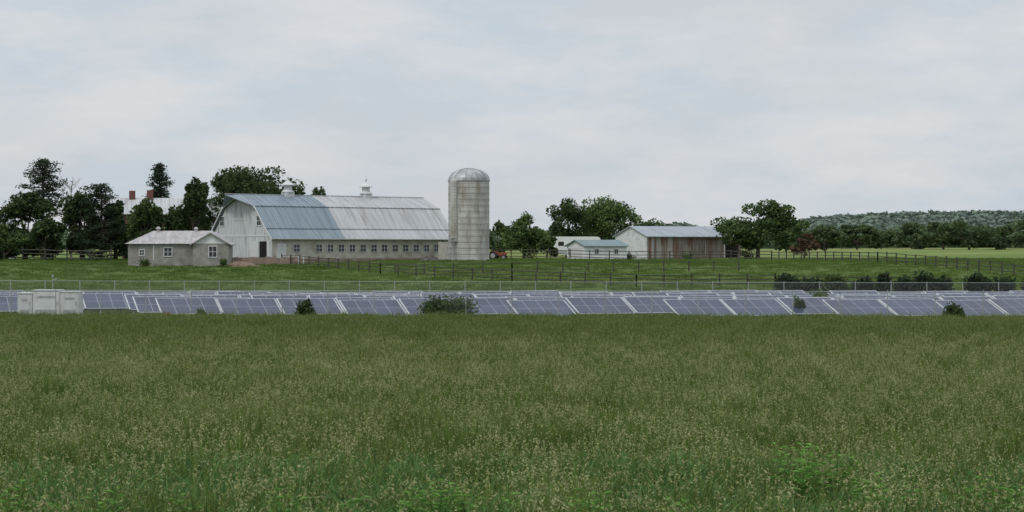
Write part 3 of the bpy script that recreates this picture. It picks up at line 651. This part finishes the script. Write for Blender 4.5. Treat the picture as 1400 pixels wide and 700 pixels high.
# electrical cabinets
X=WX(24,141); ec=empty('electrical_equipment_cabinet',(X,141,hf(X,141)),0)
mb=MB()
mb.box(-.1,4.4,-.1,1.7,-.2,.15,1)
for x0,x1,h in ((0,1.0,1.7),(1.04,2.9,1.9),(2.94,4.2,1.8)):
    mb.box(x0,x1,0,1.5,.15,h,0); mb.box(x0-.03,x1+.03,-.05,1.55,h,h+.06,0)
    mb.box(x0+.08,x1-.08,-.03,0,.28,h-.12,0); mb.box(x0+.2,x1-.2,-.05,-.03,.35,.6,2); mb.box(x0+.3,x1-.3,-.045,-.03,h-.5,h-.35,2); mb.box(x1-.2,x1-.15,-.07,-.03,.9,1.15,2)
mb.obj('cabinets',[nmat('cabinet_paint',(.50,.51,.51),(.60,.61,.61),1.2,.6,(1,1,.3),c3=(.36,.35,.33),s3=1.2,w3=.7),nmat('concrete_pad',(.3,.3,.29),(.4,.39,.37),3),M_metal],parent=ec)
mb=MB(); mb.tube([(0,0,-.2),(0,0,2.7)],[.03,.025],0,6); mb.tube([(0,0,2.5),(.25,0,2.55)],[.015,.015],0,4)
mb.lathe(.25,0,[(.03,2.5),(.06,2.56),(.02,2.62)],0,8)
mb.lathe(0,0,[(.07,2.7),(.08,2.82),(.02,2.88)],0,10)
X=WX(72,150); mb.obj('weather_sensor_mast',[M_metal],(X,150,hf(X,150)))
mound('dirt_mound',228,137.5,1.3,.6,.55,M_dirt)
# ---------- foreground weeds ----------
M_weed=leafmat('weed_leaves',(.12,.26,.05),(.22,.40,.11),.35,1.5,.85)
def weed(X,Y,h,nst=3,lw=.05,ll=.19):
    z=hf(X,Y); mb=MB()
    for sidx in range(nst):
        a=random.random()*6.283; lean=random.uniform(.05,.3)*h; hh=h*random.uniform(.7,1.05)
        top=Vector((math.cos(a)*lean,math.sin(a)*lean,hh)); mb.tube([(0,0,-.05),tuple(top*.5+Vector((0,0,.03))),tuple(top)],[.008,.006,.003],0,4)
        nl=int(hh/.045)
        for i in range(nl):
            t=.2+.8*i/nl; p=top*t; b=i*2.4+random.random(); l=ll*(1.1-.5*t)*random.uniform(.8,1.2); w=lw*(1.1-.4*t)
            u=Vector((math.cos(b),math.sin(b),.35)); n_=Vector((-math.sin(b),math.cos(b),0))
            m_=p+u*l*.5; e=p+u*l+Vector((0,0,-.25*l))
            mb.add([tuple(p),tuple(m_-n_*w),tuple(e),tuple(m_+n_*w)],[(0,1,2,3)],0)
    return mb.obj('broadleaf_weed',[M_weed],(X,Y,z))
for px,pyt,Y,n in ((1088,598,21.5,6),(1140,614,21.5,5),(1105,626,21,5),(600,655,18.,7),(560,667,18.,6),(640,663,18.3,6),(820,664,18.,6),(790,670,18.3,6),(20,658,18.,7),(395,668,18.,5),(90,674,18.,5),(1190,650,19.5,5),(1230,660,19.,5),(1330,644,20.5,4),(250,670,18.5,5),(1375,655,19,4),(700,670,18.5,5),(470,674,18,5),(150,666,18.3,5),(930,672,18.4,5)):
    X=WX(px,Y); weed(X,Y,max(.3,WZ(pyt,Y)-hf(X,Y)),n)
# ---------- world ----------
w=bpy.data.worlds.new("World"); scene.world=w; w.use_nodes=True; nt=w.node_tree; N=nt.nodes; L=nt.links; N.clear()
el=math.radians(52); rot=math.atan2(-.45,-.6)
sk=N.new('ShaderNodeTexSky'); sk.sky_type='NISHITA'; sk.sun_disc=False; sk.sun_elevation=el; sk.sun_rotation=rot; sk.dust_density=2
tc=N.new('ShaderNodeTexCoord'); G_=tc.outputs['Generated']
f1=noisen(N,L,mapn(N,L,G_,(1,1,2.8),(.3,.1,.45)),5.5,5,.40,.60,.5)
f2=noisen(N,L,mapn(N,L,G_,(1,1,3.4),(2.1,4.2,.3)),9,7,.42,.66,.6)
cl=mixn(N,L,f1,(5.55,6.4,7.2),(6.25,6.5,6.85)); cl=mixn(N,L,f2,cl,(7.25,7.35,7.55))
# CIE-overcast brightening toward the zenith
sz=N.new('ShaderNodeSeparateXYZ'); L.new(G_,sz.inputs[0])
mr=N.new('ShaderNodeMapRange'); mr.inputs[1].default_value=.15; mr.inputs[2].default_value=.9; mr.inputs[3].default_value=1.; mr.inputs[4].default_value=1.7; L.new(sz.outputs[2],mr.inputs[0])
vm=N.new('ShaderNodeVectorMath'); vm.operation='SCALE'; L.new(cl,vm.inputs[0]); L.new(mr.outputs[0],vm.inputs['Scale'])
c=mixn(N,L,.9,sk.outputs[0],vm.outputs[0])
bg=N.new('ShaderNodeBackground'); bg.inputs[1].default_value=.1; L.new(c,bg.inputs[0]); o=N.new('ShaderNodeOutputWorld'); L.new(bg.outputs[0],o.inputs[0])
sd=Vector((math.sin(rot)*math.cos(el),math.cos(rot)*math.cos(el),math.sin(el)))
ld=bpy.data.lights.new('sun','SUN'); ld.energy=1.2; ld.angle=math.radians(14); ld.color=(1,.96,.9); lo=bpy.data.objects.new('sun',ld); lo.rotation_euler=sd.to_track_quat('Z','Y').to_euler(); lo.location=(0,0,60); scene.collection.objects.link(lo)
# ---------- camera ----------
cd=bpy.data.cameras.new('camera'); cd.sensor_width=36; cd.lens=F/1400*36; cd.shift_y=-(350-HY)/1400; cd.clip_end=8000; cd.clip_start=.3
co=bpy.data.objects.new('camera',cd); co.location=(0,0,ZC); co.rotation_euler=(math.pi/2,0,0); scene.collection.objects.link(co); scene.camera=co
scene.view_settings.view_transform='Standard'; scene.view_settings.look='None'; scene.view_settings.exposure=0
